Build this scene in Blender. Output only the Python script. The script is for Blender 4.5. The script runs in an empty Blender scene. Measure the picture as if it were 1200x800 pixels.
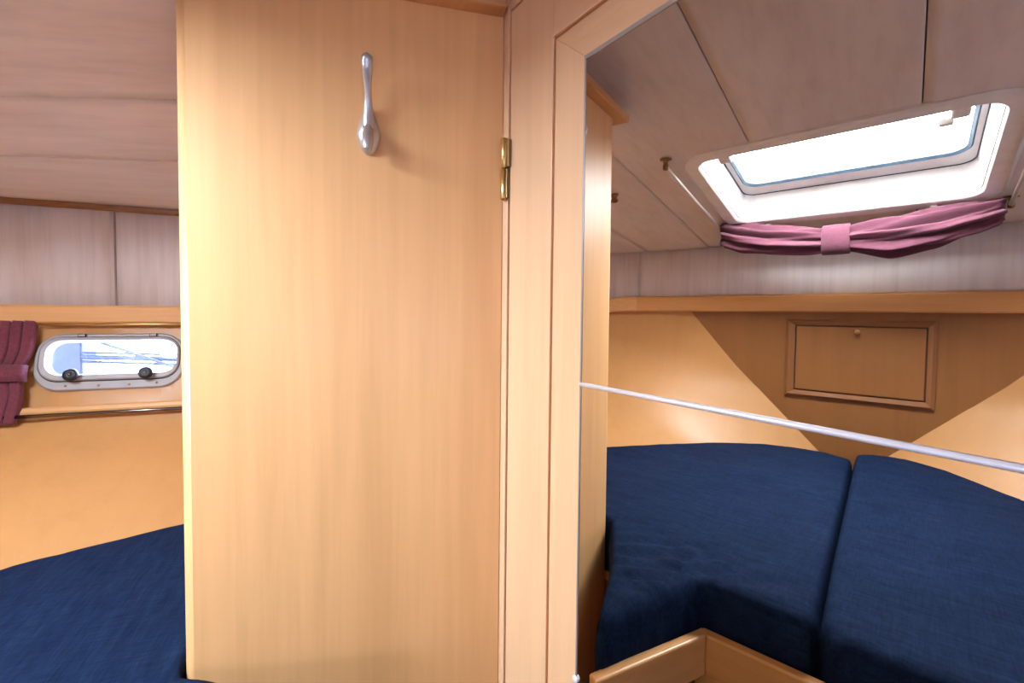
# Forward cabin of a small motor boat: maple wardrobe with a coat hook, a door with a mirror,
# and (beside the camera, seen in the mirror) the V-berth under a deck hatch.
# World axes: +Y points to the bow, +X to starboard, Z up, metres.  The eye is 1.35 m above the sole.
import bpy, bmesh, math, random
from math import sin, cos, pi, radians, sqrt, exp
from mathutils import Vector, Matrix, noise
from mathutils.geometry import delaunay_2d_cdt

random.seed(7)
ZE = 1.35                                   # eye height above the cabin sole
scene = bpy.context.scene
C = scene.collection

# ------------------------------------------------------------------ camera
cam_d = bpy.data.cameras.new('camera')
cam_d.sensor_width = 36.0
cam_d.lens = 16.0
cam_d.shift_y = -14.0 / 1200.0
cam_d.clip_start = 0.01
cam = bpy.data.objects.new('camera', cam_d)
C.objects.link(cam)
_R = Vector((-0.3580, -0.9337, 0.0100)).normalized()
_F = Vector((0.9330, -0.3581, -0.0357)).normalized()
_U = _R.cross(_F).normalized()
_R = _F.cross(_U).normalized()
cam.matrix_world = Matrix(((_R.x, _U.x, -_F.x, -0.27), (_R.y, _U.y, -_F.y, 0.0), (_R.z, _U.z, -_F.z, ZE), (0, 0, 0, 1)))
scene.camera = cam

# ------------------------------------------------------------------ sky, exposure
SKY = 46.0
world = bpy.data.worlds.new('overcast_sky')
scene.world = world
world.use_nodes = True
bg = world.node_tree.nodes['Background']
bg.inputs['Color'].default_value = (0.90, 0.95, 1.0, 1)
bg.inputs['Strength'].default_value = SKY
vs = scene.view_settings
vs.view_transform = 'Standard'
vs.look = 'None'
vs.exposure = 0.90
vs.gamma = 1.0
vs.use_curve_mapping = False
scene.cycles.max_bounces = 12
scene.cycles.diffuse_bounces = 8
scene.cycles.glossy_bounces = 6
scene.cycles.transparent_max_bounces = 8
scene.cycles.sample_clamp_indirect = 6.0
scene.cycles.use_denoising = True


def portal(name, loc, direction, sx, sy):
    """Sampling portal in a window opening: it gives no light of its own, it only guides the sky light."""
    l = bpy.data.lights.new(name, 'AREA')
    l.shape = 'RECTANGLE'
    l.size, l.size_y = sx, sy
    l.cycles.is_portal = True
    o = bpy.data.objects.new(name, l)
    C.objects.link(o)
    o.location = loc
    o.rotation_euler = Vector(direction).to_track_quat('-Z', 'Y').to_euler()
    return o


# ------------------------------------------------------------------ materials
def new_mat(name):
    m = bpy.data.materials.new(name)
    m.use_nodes = True
    nt = m.node_tree
    return m, nt, nt.nodes['Principled BSDF']


def lk(nt, a, b):
    nt.links.new(a, b)


def noise_node(nt, vec, scale, detail=4.0, rough=0.55, dist=0.0):
    n = nt.nodes.new('ShaderNodeTexNoise')
    n.inputs['Scale'].default_value = scale
    n.inputs['Detail'].default_value = detail
    n.inputs['Roughness'].default_value = rough
    n.inputs['Distortion'].default_value = dist
    lk(nt, vec, n.inputs['Vector'])
    return n


def mapping(nt, sc, loc=(0, 0, 0)):
    tc = nt.nodes.new('ShaderNodeTexCoord')
    mp = nt.nodes.new('ShaderNodeMapping')
    mp.inputs['Scale'].default_value = sc
    mp.inputs['Location'].default_value = loc
    lk(nt, tc.outputs['Object'], mp.inputs['Vector'])
    return mp


def ramp(nt, fac, stops):
    r = nt.nodes.new('ShaderNodeValToRGB')
    els = r.color_ramp.elements
    while len(els) < len(stops):
        els.new(0.5)
    for e, (p, c) in zip(els, stops):
        e.position = p
        e.color = (*c, 1) if len(c) == 3 else c
    lk(nt, fac, r.inputs['Fac'])
    return r


def mixc(nt, a, b, fac, mode='MIX'):
    m = nt.nodes.new('ShaderNodeMix')
    m.data_type = 'RGBA'
    m.blend_type = mode
    for s, v in ((m.inputs[6], a), (m.inputs[7], b)):
        if isinstance(v, tuple):
            s.default_value = (*v, 1)
        else:
            lk(nt, v, s)
    if isinstance(fac, float):
        m.inputs[0].default_value = fac
    else:
        lk(nt, fac, m.inputs[0])
    return m.outputs[2]


def bump(nt, bsdf, height, strength, dist=0.001):
    b = nt.nodes.new('ShaderNodeBump')
    b.inputs['Strength'].default_value = strength
    b.inputs['Distance'].default_value = dist
    lk(nt, height, b.inputs['Height'])
    lk(nt, b.outputs['Normal'], bsdf.inputs['Normal'])


def wood(name, col, axis, rough=0.34, contrast=1.0, loc=(0, 0, 0)):
    """Varnished maple; axis = grain direction (0 x, 1 y, 2 z)."""
    m, nt, b = new_mat(name)
    s1 = [26.0] * 3; s1[axis] = 1.5
    s2 = [150.0] * 3; s2[axis] = 4.0
    s3 = [7.0] * 3; s3[axis] = 1.3
    s4 = [46.0] * 3; s4[axis] = 9.0
    n1 = noise_node(nt, mapping(nt, s1, loc).outputs[0], 1.0, 5, 0.6, 0.7)
    n2 = noise_node(nt, mapping(nt, s2, loc).outputs[0], 1.0, 3, 0.6)
    n3 = noise_node(nt, mapping(nt, s3, loc).outputs[0], 1.0, 3, 0.5, 0.6)
    n4 = noise_node(nt, mapping(nt, s4, loc).outputs[0], 1.0, 2, 0.5)
    k = contrast
    dark = tuple(c * (1 - 0.20 * k * w) for c, w in zip(col, (0.75, 1.0, 1.25)))
    lite = tuple(min(1, c * (1 + 0.10 * k)) for c in col)
    r1 = ramp(nt, n1.outputs['Fac'], [(0.30, dark), (0.52, col), (0.75, lite)])
    r2 = ramp(nt, n2.outputs['Fac'], [(0.30, (0.92, 0.90, 0.87)), (0.60, (1.02, 1.02, 1.02))])
    c1 = mixc(nt, r1.outputs['Color'], r2.outputs['Color'], 0.75 * min(1, k), 'MULTIPLY')
    r3 = ramp(nt, n3.outputs['Fac'], [(0.32, (0.90, 0.86, 0.81)), (0.62, (1.04, 1.04, 1.05))])
    c2 = mixc(nt, c1, r3.outputs['Color'], 0.8 * min(1, k), 'MULTIPLY')
    r4 = ramp(nt, n4.outputs['Fac'], [(0.74, (0, 0, 0)), (0.84, (0.6 * k, 0.6 * k, 0.6 * k))])
    c3 = mixc(nt, c2, tuple(c * w for c, w in zip(col, (0.82, 0.70, 0.58))), r4.outputs['Color'])
    lk(nt, c3, b.inputs['Base Color'])
    b.inputs['Roughness'].default_value = rough
    b.inputs['Coat Weight'].default_value = 0.12
    b.inputs['Coat Roughness'].default_value = 0.28
    bump(nt, b, n2.outputs['Fac'], 0.05, 0.0006)
    return m


def vinyl(name, col, axis, streak=0.5):
    """Limed, faintly streaked headlining board; axis = direction of the streaks."""
    m, nt, b = new_mat(name)
    s1 = [60.0] * 3; s1[axis] = 4.0
    s2 = [9.0] * 3; s2[axis] = 2.0
    n1 = noise_node(nt, mapping(nt, s1).outputs[0], 1.0, 4, 0.6)
    n2 = noise_node(nt, mapping(nt, s2).outputs[0], 1.0, 3, 0.55, 0.5)
    r1 = ramp(nt, n1.outputs['Fac'], [(0.28, tuple(c * w for c, w in zip(col, (0.76, 0.72, 0.70)))), (0.55, col), (0.8, tuple(min(1, c * 1.07) for c in col))])
    r2 = ramp(nt, n2.outputs['Fac'], [(0.33, (0.88, 0.84, 0.81)), (0.65, (1.03, 1.03, 1.04))])
    base = mixc(nt, col, r1.outputs['Color'], streak)
    lk(nt, mixc(nt, base, r2.outputs['Color'], 0.7, 'MULTIPLY'), b.inputs['Base Color'])
    b.inputs['Roughness'].default_value = 0.55
    bump(nt, b, n1.outputs['Fac'], 0.05, 0.0005)
    return m


def plain(name, col, rough=0.5, metal=0.0, spec=0.5, var=0.06, scale=40.0):
    m, nt, b = new_mat(name)
    n = noise_node(nt, mapping(nt, (scale,) * 3).outputs[0], 1.0, 3)
    r = ramp(nt, n.outputs['Fac'], [(0.3, tuple(c * (1 - var) for c in col)), (0.7, tuple(min(1, c * (1 + var)) for c in col))])
    lk(nt, r.outputs['Color'], b.inputs['Base Color'])
    b.inputs['Roughness'].default_value = rough
    b.inputs['Metallic'].default_value = metal
    b.inputs['Specular IOR Level'].default_value = spec
    return m


def fabric(name, col, weave=900.0, translucent=0.0, lite=1.35, sheen=0.25, spec=0.2, lint=0.0):
    m, nt, b = new_mat(name)
    nx = noise_node(nt, mapping(nt, (weave, weave * 0.08, weave * 0.5)).outputs[0], 1.0, 2)
    ny = noise_node(nt, mapping(nt, (weave * 0.08, weave, weave * 0.5)).outputs[0], 1.0, 2)
    big = noise_node(nt, mapping(nt, (7, 7, 7)).outputs[0], 1.0, 4, 0.6)
    rx = ramp(nt, nx.outputs['Fac'], [(0.3, tuple(c * 0.7 for c in col)), (0.7, tuple(min(1, c * lite) for c in col))])
    ry = ramp(nt, ny.outputs['Fac'], [(0.3, tuple(c * 0.7 for c in col)), (0.7, tuple(min(1, c * lite) for c in col))])
    c1 = mixc(nt, rx.outputs['Color'], ry.outputs['Color'], 0.5)
    rb = ramp(nt, big.outputs['Fac'], [(0.3, (0.85, 0.85, 0.88)), (0.7, (1.12, 1.12, 1.10))])
    col_out = mixc(nt, c1, rb.outputs['Color'], 0.8, 'MULTIPLY')
    if lint:
        # faded, rubbed streaks running across the cloth
        st = noise_node(nt, mapping(nt, (16, 95, 20)).outputs[0], 1.0, 4, 0.65, 0.6)
        rs = ramp(nt, st.outputs['Fac'], [(0.35, (0.72, 0.74, 0.80)), (0.60, (1.15, 1.12, 1.08)), (0.80, (1.9, 1.7, 1.45))])
        col_out = mixc(nt, col_out, rs.outputs['Color'], 0.85, 'MULTIPLY')
    lk(nt, col_out, b.inputs['Base Color'])
    b.inputs['Roughness'].default_value = 0.85
    b.inputs['Specular IOR Level'].default_value = spec
    b.inputs['Sheen Weight'].default_value = sheen
    b.inputs['Sheen Roughness'].default_value = 0.5
    bump(nt, b, nx.outputs['Fac'], 0.12, 0.0006)
    if translucent:
        tr = nt.nodes.new('ShaderNodeBsdfTranslucent')
        lk(nt, mixc(nt, col_out, (0.85, 0.45, 0.55), 0.5), tr.inputs['Color'])
        mx = nt.nodes.new('ShaderNodeMixShader')
        mx.inputs[0].default_value = translucent
        lk(nt, b.outputs[0], mx.inputs[1])
        lk(nt, tr.outputs[0], mx.inputs[2])
        lk(nt, mx.outputs[0], nt.nodes['Material Output'].inputs['Surface'])
    return m


def pane_glass(name, tint, gloss=0.08):
    m, nt, b = new_mat(name)
    nt.nodes.remove(b)
    t = nt.nodes.new('ShaderNodeBsdfTransparent')
    t.inputs['Color'].default_value = (*tint, 1)
    g = nt.nodes.new('ShaderNodeBsdfGlossy')
    g.inputs['Roughness'].default_value = 0.03
    g.inputs['Color'].default_value = (1, 1, 1, 1)
    n = noise_node(nt, mapping(nt, (120, 120, 120)).outputs[0], 1.0, 2)
    r = ramp(nt, n.outputs['Fac'], [(0.3, (gloss * 0.9,) * 3), (0.7, (gloss * 1.1,) * 3)])
    mx = nt.nodes.new('ShaderNodeMixShader')
    lk(nt, r.outputs['Color'], mx.inputs[0])
    lk(nt, t.outputs[0], mx.inputs[1])
    lk(nt, g.outputs[0], mx.inputs[2])
    lk(nt, mx.outputs[0], nt.nodes['Material Output'].inputs['Surface'])
    return m


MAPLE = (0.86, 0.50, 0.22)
M_wood_z = wood('maple_vertical_grain', MAPLE, 2, rough=0.46, contrast=0.5)
M_wood_door = wood('maple_door_vertical_grain', (0.83, 0.55, 0.32), 2, rough=0.42, contrast=0.4, loc=(3.1, 1.7, 0.4))
M_wood_doorx = wood('maple_door_cross_grain', (0.83, 0.55, 0.32), 0, rough=0.42, contrast=0.4, loc=(3.1, 1.7, 0.4))
M_wood_y = wood('maple_fore_and_aft_grain', (0.76, 0.44, 0.19), 1, contrast=0.8)
M_wood_x = wood('maple_athwart_grain', (0.66, 0.34, 0.12), 0, contrast=0.8)
M_wood_hull = wood('maple_hull_lining', (0.53, 0.27, 0.090), 2, rough=0.45, contrast=0.30, loc=(1.2, 5.0, 2.0))
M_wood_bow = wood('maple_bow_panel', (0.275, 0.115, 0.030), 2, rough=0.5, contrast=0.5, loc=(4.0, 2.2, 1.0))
M_wood_dark = wood('darker_maple_moulding', (0.25, 0.105, 0.036), 0, contrast=0.7)
M_wood_darkz = wood('darker_maple_upright_moulding', (0.25, 0.105, 0.036), 2, contrast=0.7)
M_groove = wood('brown_groove', (0.50, 0.22, 0.075), 2, contrast=0.3)
M_gap = plain('dark_gap', (0.10, 0.045, 0.018), 0.8)
M_ceil = vinyl('limed_headlining', (0.73, 0.675, 0.645), 1, 0.4)
M_ceilb = plain('headlining_groove', (0.30, 0.22, 0.18), 0.8)
M_upper = vinyl('limed_side_lining', (0.76, 0.735, 0.735), 2, 0.6)
M_floor = wood('sole_boards', (0.35, 0.19, 0.09), 1)
M_navy = fabric('navy_upholstery', (0.0062, 0.0155, 0.044), 420.0, 0.0, 1.6, 0.0, 0.06, 1.0)
M_mauve = fabric('mauve_curtain_cloth', (0.175, 0.042, 0.062), 600.0, 0.10)
M_mauve_l = fabric('mauve_hatch_curtain_cloth', (0.112, 0.034, 0.056), 600.0, 0.16)
M_brass = plain('brass', (0.66, 0.45, 0.17), 0.28, 1.0)
M_brass_d = plain('aged_brass', (0.26, 0.17, 0.075), 0.4, 1.0)
M_nickel = plain('satin_nickel', (0.58, 0.57, 0.58), 0.36, 0.75)
M_alu = plain('pale_anodised_aluminium', (0.38, 0.36, 0.36), 0.5, 0.1)
M_alu_s = plain('polished_aluminium_strip', (0.78, 0.77, 0.82), 0.35, 0.25)
M_alu_e = plain('grey_aluminium_edging', (0.42, 0.38, 0.36), 0.4, 0.5)
M_rod = plain('steel_rod', (0.74, 0.70, 0.66), 0.35, 0.6)
M_dchrome = plain('dark_chrome', (0.20, 0.17, 0.15), 0.22, 1.0)
M_white = plain('white_moulded_plastic', (0.80, 0.79, 0.78), 0.4)
M_black = plain('black_plastic', (0.012, 0.013, 0.018), 0.45)
M_seal = plain('grey_blue_rubber_seal', (0.045, 0.075, 0.11), 0.45)
M_hatch_glass = pane_glass('hatch_acrylic', (0.95, 0.97, 1.0))
M_port_glass = pane_glass('portlight_acrylic', (0.50, 0.56, 0.70))
M_mirror, _nt, _b = new_mat('silvered_mirror')
_n = noise_node(_nt, mapping(_nt, (6, 6, 6)).outputs[0], 1.0, 2)
_r = ramp(_nt, _n.outputs['Fac'], [(0.3, (0.695, 0.645, 0.585)), (0.7, (0.71, 0.66, 0.60))])
lk(_nt, _r.outputs['Color'], _b.inputs['Base Color'])
_b.inputs['Metallic'].default_value = 1.0
_b.inputs['Roughness'].default_value = 0.0
M_hull_out = plain('white_gelcoat', (0.80, 0.80, 0.80), 0.3)
M_blue_out = plain('blue_tarpaulin', (0.0040, 0.0062, 0.019), 0.6, var=0.6, scale=60.0)
M_rail_out = plain('rope_dark_blue', (0.0032, 0.0050, 0.0120), 0.7)


# ------------------------------------------------------------------ mesh helpers
def link(name, me, mat, parent=None, smooth=False):
    o = bpy.data.objects.new(name, me)
    C.objects.link(o)
    if mat:
        me.materials.append(mat)
    if smooth:
        for p in me.polygons:
            p.use_smooth = True
    if parent is not None:
        o.parent = parent
        o.matrix_parent_inverse = Matrix.Translation(-Vector(world_loc(parent)))
    return o


def world_loc(o):
    v = Vector(o.location)
    return v


def mesh(name, verts, faces, mat, parent=None, smooth=False, bevel=0.0, solid=0.0, seg=2, autos=None, offset=-1.0):
    me = bpy.data.meshes.new(name)
    me.from_pydata([tuple(v) for v in verts], [], faces)
    me.update()
    bm = bmesh.new()
    bm.from_mesh(me)
    bmesh.ops.remove_doubles(bm, verts=bm.verts, dist=1e-6)
    bmesh.ops.recalc_face_normals(bm, faces=bm.faces)
    bm.to_mesh(me)
    bm.free()
    o = link(name, me, mat, parent, smooth)
    if solid:
        s = o.modifiers.new('thickness', 'SOLIDIFY')
        s.thickness = solid
        s.offset = offset
    if bevel:
        b = o.modifiers.new('edge', 'BEVEL')
        b.width = bevel
        b.segments = seg
        b.limit_method = 'ANGLE'
        b.angle_limit = radians(35)
    return o


def thing(name, loc, label, cat, group=None):
    o = bpy.data.objects.new(name, None)
    o.empty_display_size = 0.05
    C.objects.link(o)
    o.location = loc
    return tag(o, label, cat, group)


def tag(o, label, cat, group=None):
    o['label'] = label
    o['category'] = cat
    if group:
        o['group'] = group
    return o


def structure(o, label=None):
    o['kind'] = 'structure'
    if label:
        o['label'] = label
    return o


def struct_root(name, loc, label):
    o = bpy.data.objects.new(name, None)
    o.empty_display_size = 0.05
    C.objects.link(o)
    o.location = loc
    return structure(o, label)


class Fr:
    """Local frame: point(a, b, c) = o + a*u + b*v + c*w."""
    def __init__(s, o, u, v, w):
        s.o, s.u, s.v, s.w = Vector(o), Vector(u).normalized(), Vector(v).normalized(), Vector(w).normalized()

    def p(s, a, b, c=0.0):
        return s.o + s.u * a + s.v * b + s.w * c


WORLD = Fr((0, 0, 0), (1, 0, 0), (0, 1, 0), (0, 0, 1))


def fbox(name, fr, a, b, c, mat, parent=None, bevel=0.0, seg=2):
    vs = [fr.p(x, y, z) for x in a for y in b for z in c]
    fs = [(0, 1, 3, 2), (4, 6, 7, 5), (0, 4, 5, 1), (2, 3, 7, 6), (0, 2, 6, 4), (1, 5, 7, 3)]
    return mesh(name, vs, fs, mat, parent, bevel=bevel, seg=seg)


def prism(name, fr, poly, c0, c1, mat, parent=None, bevel=0.0, seg=2, smooth=False):
    n = len(poly)
    vs = [fr.p(x, y, c0) for x, y in poly] + [fr.p(x, y, c1) for x, y in poly]
    fs = [tuple(range(n)), tuple(range(2 * n - 1, n - 1, -1))] + [(i, (i + 1) % n, n + (i + 1) % n, n + i) for i in range(n)]
    return mesh(name, vs, fs, mat, parent, bevel=bevel, seg=seg, smooth=smooth)


def tube(name, pts, rad, mat, parent=None, n=16, cap=True, squash=None):
    """Round bar through pts; rad is one radius or one per point; squash = (vector, factor)."""
    pts = [Vector(p) for p in pts]
    rads = rad if isinstance(rad, (list, tuple)) else [rad] * len(pts)
    vs, fs = [], []
    up = Vector((0.13, 0.21, 0.97))
    prev = None
    for i, p in enumerate(pts):
        t = (pts[min(i + 1, len(pts) - 1)] - pts[max(i - 1, 0)]).normalized()
        if prev is None:
            a = t.cross(up if abs(t.dot(up)) < 0.95 else Vector((1, 0, 0))).normalized()
        else:
            a = (prev - t * prev.dot(t)).normalized()
        prev = a
        b = t.cross(a)
        for k in range(n):
            th = 2 * pi * k / n
            off = (a * cos(th) + b * sin(th)) * rads[i]
            if squash:
                sv = Vector(squash[0]).normalized()
                off = off - sv * off.dot(sv) * (1 - squash[1])
            vs.append(p + off)
    m = len(pts)
    for i in range(m - 1):
        for k in range(n):
            fs.append((i * n + k, i * n + (k + 1) % n, (i + 1) * n + (k + 1) % n, (i + 1) * n + k))
    if cap:
        fs.append(tuple(range(n)))
        fs.append(tuple(range((m - 1) * n, m * n)))
    return mesh(name, vs, fs, mat, parent, smooth=True)


def lathe(name, fr, prof, mat, parent=None, n=24):
    """Profile of (radius, height) turned about the frame's w axis."""
    vs, fs = [], []
    for r, h in prof:
        for k in range(n):
            th = 2 * pi * k / n
            vs.append(fr.p(r * cos(th), r * sin(th), h))
    for i in range(len(prof) - 1):
        for k in range(n):
            fs.append((i * n + k, i * n + (k + 1) % n, (i + 1) * n + (k + 1) % n, (i + 1) * n + k))
    fs.append(tuple(range(n)))
    fs.append(tuple(range((len(prof) - 1) * n, len(prof) * n)))
    return mesh(name, vs, fs, mat, parent, smooth=True)


def rrect(cx, cy, hx, hy, r, n=8):
    """Rounded rectangle outline, counter-clockwise."""
    out = []
    for sx, sy, a0 in ((1, 1, 0), (-1, 1, pi / 2), (-1, -1, pi), (1, -1, 3 * pi / 2)):
        for k in range(n + 1):
            a = a0 + (pi / 2) * k / n
            out.append((cx + sx * (hx - r) + r * cos(a), cy + sy * (hy - r) + r * sin(a)))
    return out


def ring(name, fr, outlines, mat, parent=None, smooth=True, closed=True, bevel=0.0):
    """Loft through equal-length outlines [(poly, c), ...]; closed joins the last to the first."""
    n = len(outlines[0][0])
    vs, fs = [], []
    for poly, c in outlines:
        vs += [fr.p(x, y, c) for x, y in poly]
    m = len(outlines)
    for i in range(m if closed else m - 1):
        j = (i + 1) % m
        for k in range(n):
            fs.append((i * n + k, i * n + (k + 1) % n, j * n + (k + 1) % n, j * n + k))
    o = mesh(name, vs, fs, mat, parent, smooth=False, bevel=bevel)
    return o


def catmull(pts, per=8):
    out = []
    n = len(pts)
    for i in range(n - 1):
        p0, p1, p2, p3 = pts[max(i - 1, 0)], pts[i], pts[i + 1], pts[min(i + 2, n - 1)]
        for k in range(per):
            t = k / per
            out.append(tuple(0.5 * ((2 * b) + (c - a) * t + (2 * a - 5 * b + 4 * c - d) * t * t + (3 * b - a - 3 * c + d) * t ** 3)
                             for a, b, c, d in zip(p0, p1, p2, p3)))
    out.append(tuple(pts[-1]))
    return out


def sweep(name, path, prof, mat, parent=None, smooth=False, bevel=0.0, inward=None):
    """path: [(x, y, z)], prof: [(inward offset, height)] closed outline."""
    vs, fs = [], []
    m, n = len(path), len(prof)
    for i in range(m):
        a, b = path[max(i - 1, 0)], path[min(i + 1, m - 1)]
        tx, ty = b[0] - a[0], b[1] - a[1]
        l = sqrt(tx * tx + ty * ty) or 1
        nx, ny = -ty / l, tx / l
        x, y, z = path[i]
        # inward = towards the cabin middle
        if nx * (0 - x) + ny * (0.1 - y) < 0:
            nx, ny = -nx, -ny
        for d, h in prof:
            vs.append((x + nx * d, y + ny * d, z + h))
    for i in range(m - 1):
        for k in range(n):
            fs.append((i * n + k, i * n + (k + 1) % n, (i + 1) * n + (k + 1) % n, (i + 1) * n + k))
    fs.append(tuple(range(n)))
    fs.append(tuple(range((m - 1) * n, m * n)))
    return mesh(name, vs, fs, mat, parent, smooth=smooth, bevel=bevel)


# ------------------------------------------------------------------ cabin shape
def ceil_z(x, y):
    g = min(max((0.99 - y) / 0.99, 0.0), 1.05)
    return ZE + 0.22 + 0.22 * (1 - min(abs(x) / 0.97, 1.0) ** 2.2) * g


# upper edge of the hull lining in plan, starboard side from aft to the stem line (port is its mirror image)
A_PTS = [(0.965, -0.75), (0.965, -0.3), (0.965, 0.0), (0.965, 0.27), (0.964, 0.48), (0.962, 0.64), (0.925, 0.765),
         (0.86, 0.845), (0.78, 0.895), (0.70, 0.932), (0.58, 0.957), (0.45, 0.970), (0.22, 0.974), (0.0, 0.974)]


def plank_z(x, y):
    """height of the sheer rail's lower edge: it climbs a little round the bow"""
    t = min(max((0.955 - abs(x)) / 0.29, 0.0), 1.0)
    t = t * t * (3 - 2 * t) if y > 0.5 else 0.0
    return ZE - 0.030 + 0.042 * t


A_CURVE = catmull(A_PTS, 8)
A_FULL = A_CURVE + [(-x, y) for x, y in reversed(A_CURVE[:-1])]

# ------------------------------------------------------------------ sole
structure(fbox('floor', WORLD, (-1.1, 1.1), (-0.9, 1.1), (-0.02, 0.0), M_floor), 'dark wooden cabin sole in the foot well')

# ------------------------------------------------------------------ ceiling of separate boards round the hatch
HX0, HX1, HY0, HY1 = -0.243, 0.263, 0.424, 0.796      # hole for the hatch


def deck_mesh(name, x0, x1, dz, mat, parent, solid):
    xs = sorted(set([x0, x1] + [x for x in (HX0, HX1) if x0 < x < x1] + [round(-1.0 + 0.02 * k, 4) for k in range(101) if x0 + 0.002 < -1.0 + 0.02 * k < x1 - 0.002]))
    ys = sorted(set([-0.75, HY0, HY1, 0.99] + [-0.75 + 1.74 * k / 24 for k in range(1, 24)]))
    vs, fs, idx = [], [], {}

    def vi(i, j):
        if (i, j) not in idx:
            idx[(i, j)] = len(vs)
            vs.append((xs[i], ys[j], ceil_z(xs[i], ys[j]) + dz))
        return idx[(i, j)]
    for i in range(len(xs) - 1):
        for j in range(len(ys) - 1):
            cx, cy = (xs[i] + xs[i + 1]) / 2, (ys[j] + ys[j + 1]) / 2
            if HX0 < cx < HX1 and HY0 < cy < HY1:
                continue
            fs.append((vi(i, j), vi(i + 1, j), vi(i + 1, j + 1), vi(i, j + 1)))
    me = bpy.data.meshes.new(name)
    me.from_pydata(vs, [], fs)
    me.update()
    o = link(name, me, mat, parent, True)
    if solid:
        s = o.modifiers.new('thickness', 'SOLIDIFY')
        s.thickness = solid
        s.offset = 1.0
    return o


ceiling = structure(deck_mesh('ceiling', -1.0, 1.0, 0.0060, M_ceilb, None, 0.02), 'low cambered headlining of pale streaked boards')
SEAMS = [-1.0, -0.775, -0.60, -0.385, -0.124, 0.136, 0.388, 0.600, 0.775, 1.0]
for a, b in zip(SEAMS[:-1], SEAMS[1:]):
    deck_mesh('ceiling_panel', a + 0.0010, b - 0.0010, 0.0, M_ceil, ceiling, 0.004)

# ------------------------------------------------------------------ upper side lining (pale boards between sheer rail and ceiling)
def upper_piece(name, pts, mat, parent):
    vs, fs = [], []
    for x, y in pts:
        zb, zt = plank_z(x, y) + 0.02, ceil_z(x, y) + 0.008
        vs += [(x, y, zb), (x, y, (zb + zt) / 2), (x, y, zt)]
    for i in range(len(pts) - 1):
        for k in range(2):
            fs.append((3 * i + k, 3 * i + k + 1, 3 * i + 4 + k, 3 * i + 3 + k))
    o = mesh(name, vs, fs, mat, parent, smooth=True)
    s = o.modifiers.new('thickness', 'SOLIDIFY')
    s.thickness = 0.004
    s.offset = 0.0
    return o


def cut(pts, lo, hi):
    return [p for i, p in enumerate(pts) if lo <= i <= hi]


def dense(pts, step=0.0125):
    out = [pts[0]]
    for a, b in zip(pts[:-1], pts[1:]):
        l = sqrt((b[0] - a[0]) ** 2 + (b[1] - a[1]) ** 2)
        k = max(1, int(l / step))
        for q in range(1, k + 1):
            out.append((a[0] + (b[0] - a[0]) * q / k, a[1] + (b[1] - a[1]) * q / k))
    return out


star = dense(A_CURVE)
i45 = min(range(len(star)), key=lambda i: abs(star[i][1] - 0.448) if star[i][0] > 0.9 else 9)
i62 = min(range(len(star)), key=lambda i: abs(star[i][0] - 0.62))
port = [(-x, y) for x, y in star]

# ------------------------------------------------------------------ lower hull lining
STN = [((0.965, -0.75), (0.925, -0.75), (0.80, -0.75)),
       ((0.965, 0.0), (0.920, 0.0), (0.775, 0.0)),
       ((0.965, 0.27), (0.915, 0.27), (0.700, 0.27)),
       ((0.964, 0.48), (0.914, 0.48), (0.632, 0.465)),
       ((0.962, 0.64), (0.910, 0.64), (0.540, 0.575)),
       ((0.86, 0.845), (0.720, 0.785), (0.437, 0.705)),
       ((0.70, 0.932), (0.500, 0.885), (0.325, 0.830)),
       ((0.452, 0.9725), (0.232, 0.9725), (0.055, 0.9725)),
       ((0.400, 0.990), (0.190, 0.990), (0.020, 0.990))]
ROW_Z = [0.0, -0.225, -0.405, -0.52, -1.352]
E_PTS = [(0.945, -0.75, -0.115), (0.9425, 0.0, -0.115), (0.940, 0.27, -0.115), (0.939, 0.48, -0.115), (0.936, 0.64, -0.115),
         (0.845, 0.835, -0.090), (0.690, 0.922, -0.090), (0.296, 0.9725, -0.160), (0.250, 0.990, -0.160)]      # soft knuckle between the upright and the flared part
E_CURVE = catmull(E_PTS, 10)
STN_C = []
for r in range(3):
    STN_C.append(catmull([s[r] for s in STN], 10))
STN_C.append([(c[0] - (b[0] - c[0]) * 0.60, c[1] - (b[1] - c[1]) * 0.60) for b, c in zip(STN_C[1], STN_C[2])])
STN_C.append([(c[0] * 0.85, c[1] - 0.04) for c in STN_C[3]])      # down to the sole
NS = len(STN_C[0]) - 1


def hull_pt(s, t, side=1):
    """s: 0..NS along the boat, t: 0..3 down the rows"""
    i = min(int(s), NS - 1)
    fs_ = s - i
    r = min(int(t), 3)
    ft = t - r

    def P(rr):
        a, b = STN_C[rr][i], STN_C[rr][i + 1]
        x, y = a[0] + (b[0] - a[0]) * fs_, a[1] + (b[1] - a[1]) * fs_
        z = ROW_Z[rr] + ZE
        if rr == 0:
            z = plank_z(x, y) + 0.012
        return Vector((x * side, y, z))
    if r == 0:
        a, b = E_CURVE[i], E_CURVE[i + 1]
        e = Vector(((a[0] + (b[0] - a[0]) * fs_) * side, a[1] + (b[1] - a[1]) * fs_, ZE + a[2] + (b[2] - a[2]) * fs_))
        A_, B_ = P(0), P(1)
        te = (A_.z - e.z) / (A_.z - B_.z)
        return A_.lerp(e, ft / te) if ft < te else e.lerp(B_, (ft - te) / (1 - te))
    return P(r).lerp(P(r + 1), ft)


# frame of the flat stretch that carries the portlight (starboard); a = forward (Y), b = down the lining, c = into the cabin
PV = Vector((-0.0495, 0, -0.207)).normalized()
def port_frame(side):
    v = Vector((PV.x * side, 0, PV.z))
    n = Vector((-abs(PV.z) * side, 0, abs(PV.x)))
    return Fr((0.9605 * side, 0, ZE - 0.030), (0, 1, 0), v, n)


GL = rrect(0.4455, 0.0760, 0.1185, 0.0425, 0.032, 8)      # opening in the lining


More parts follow.
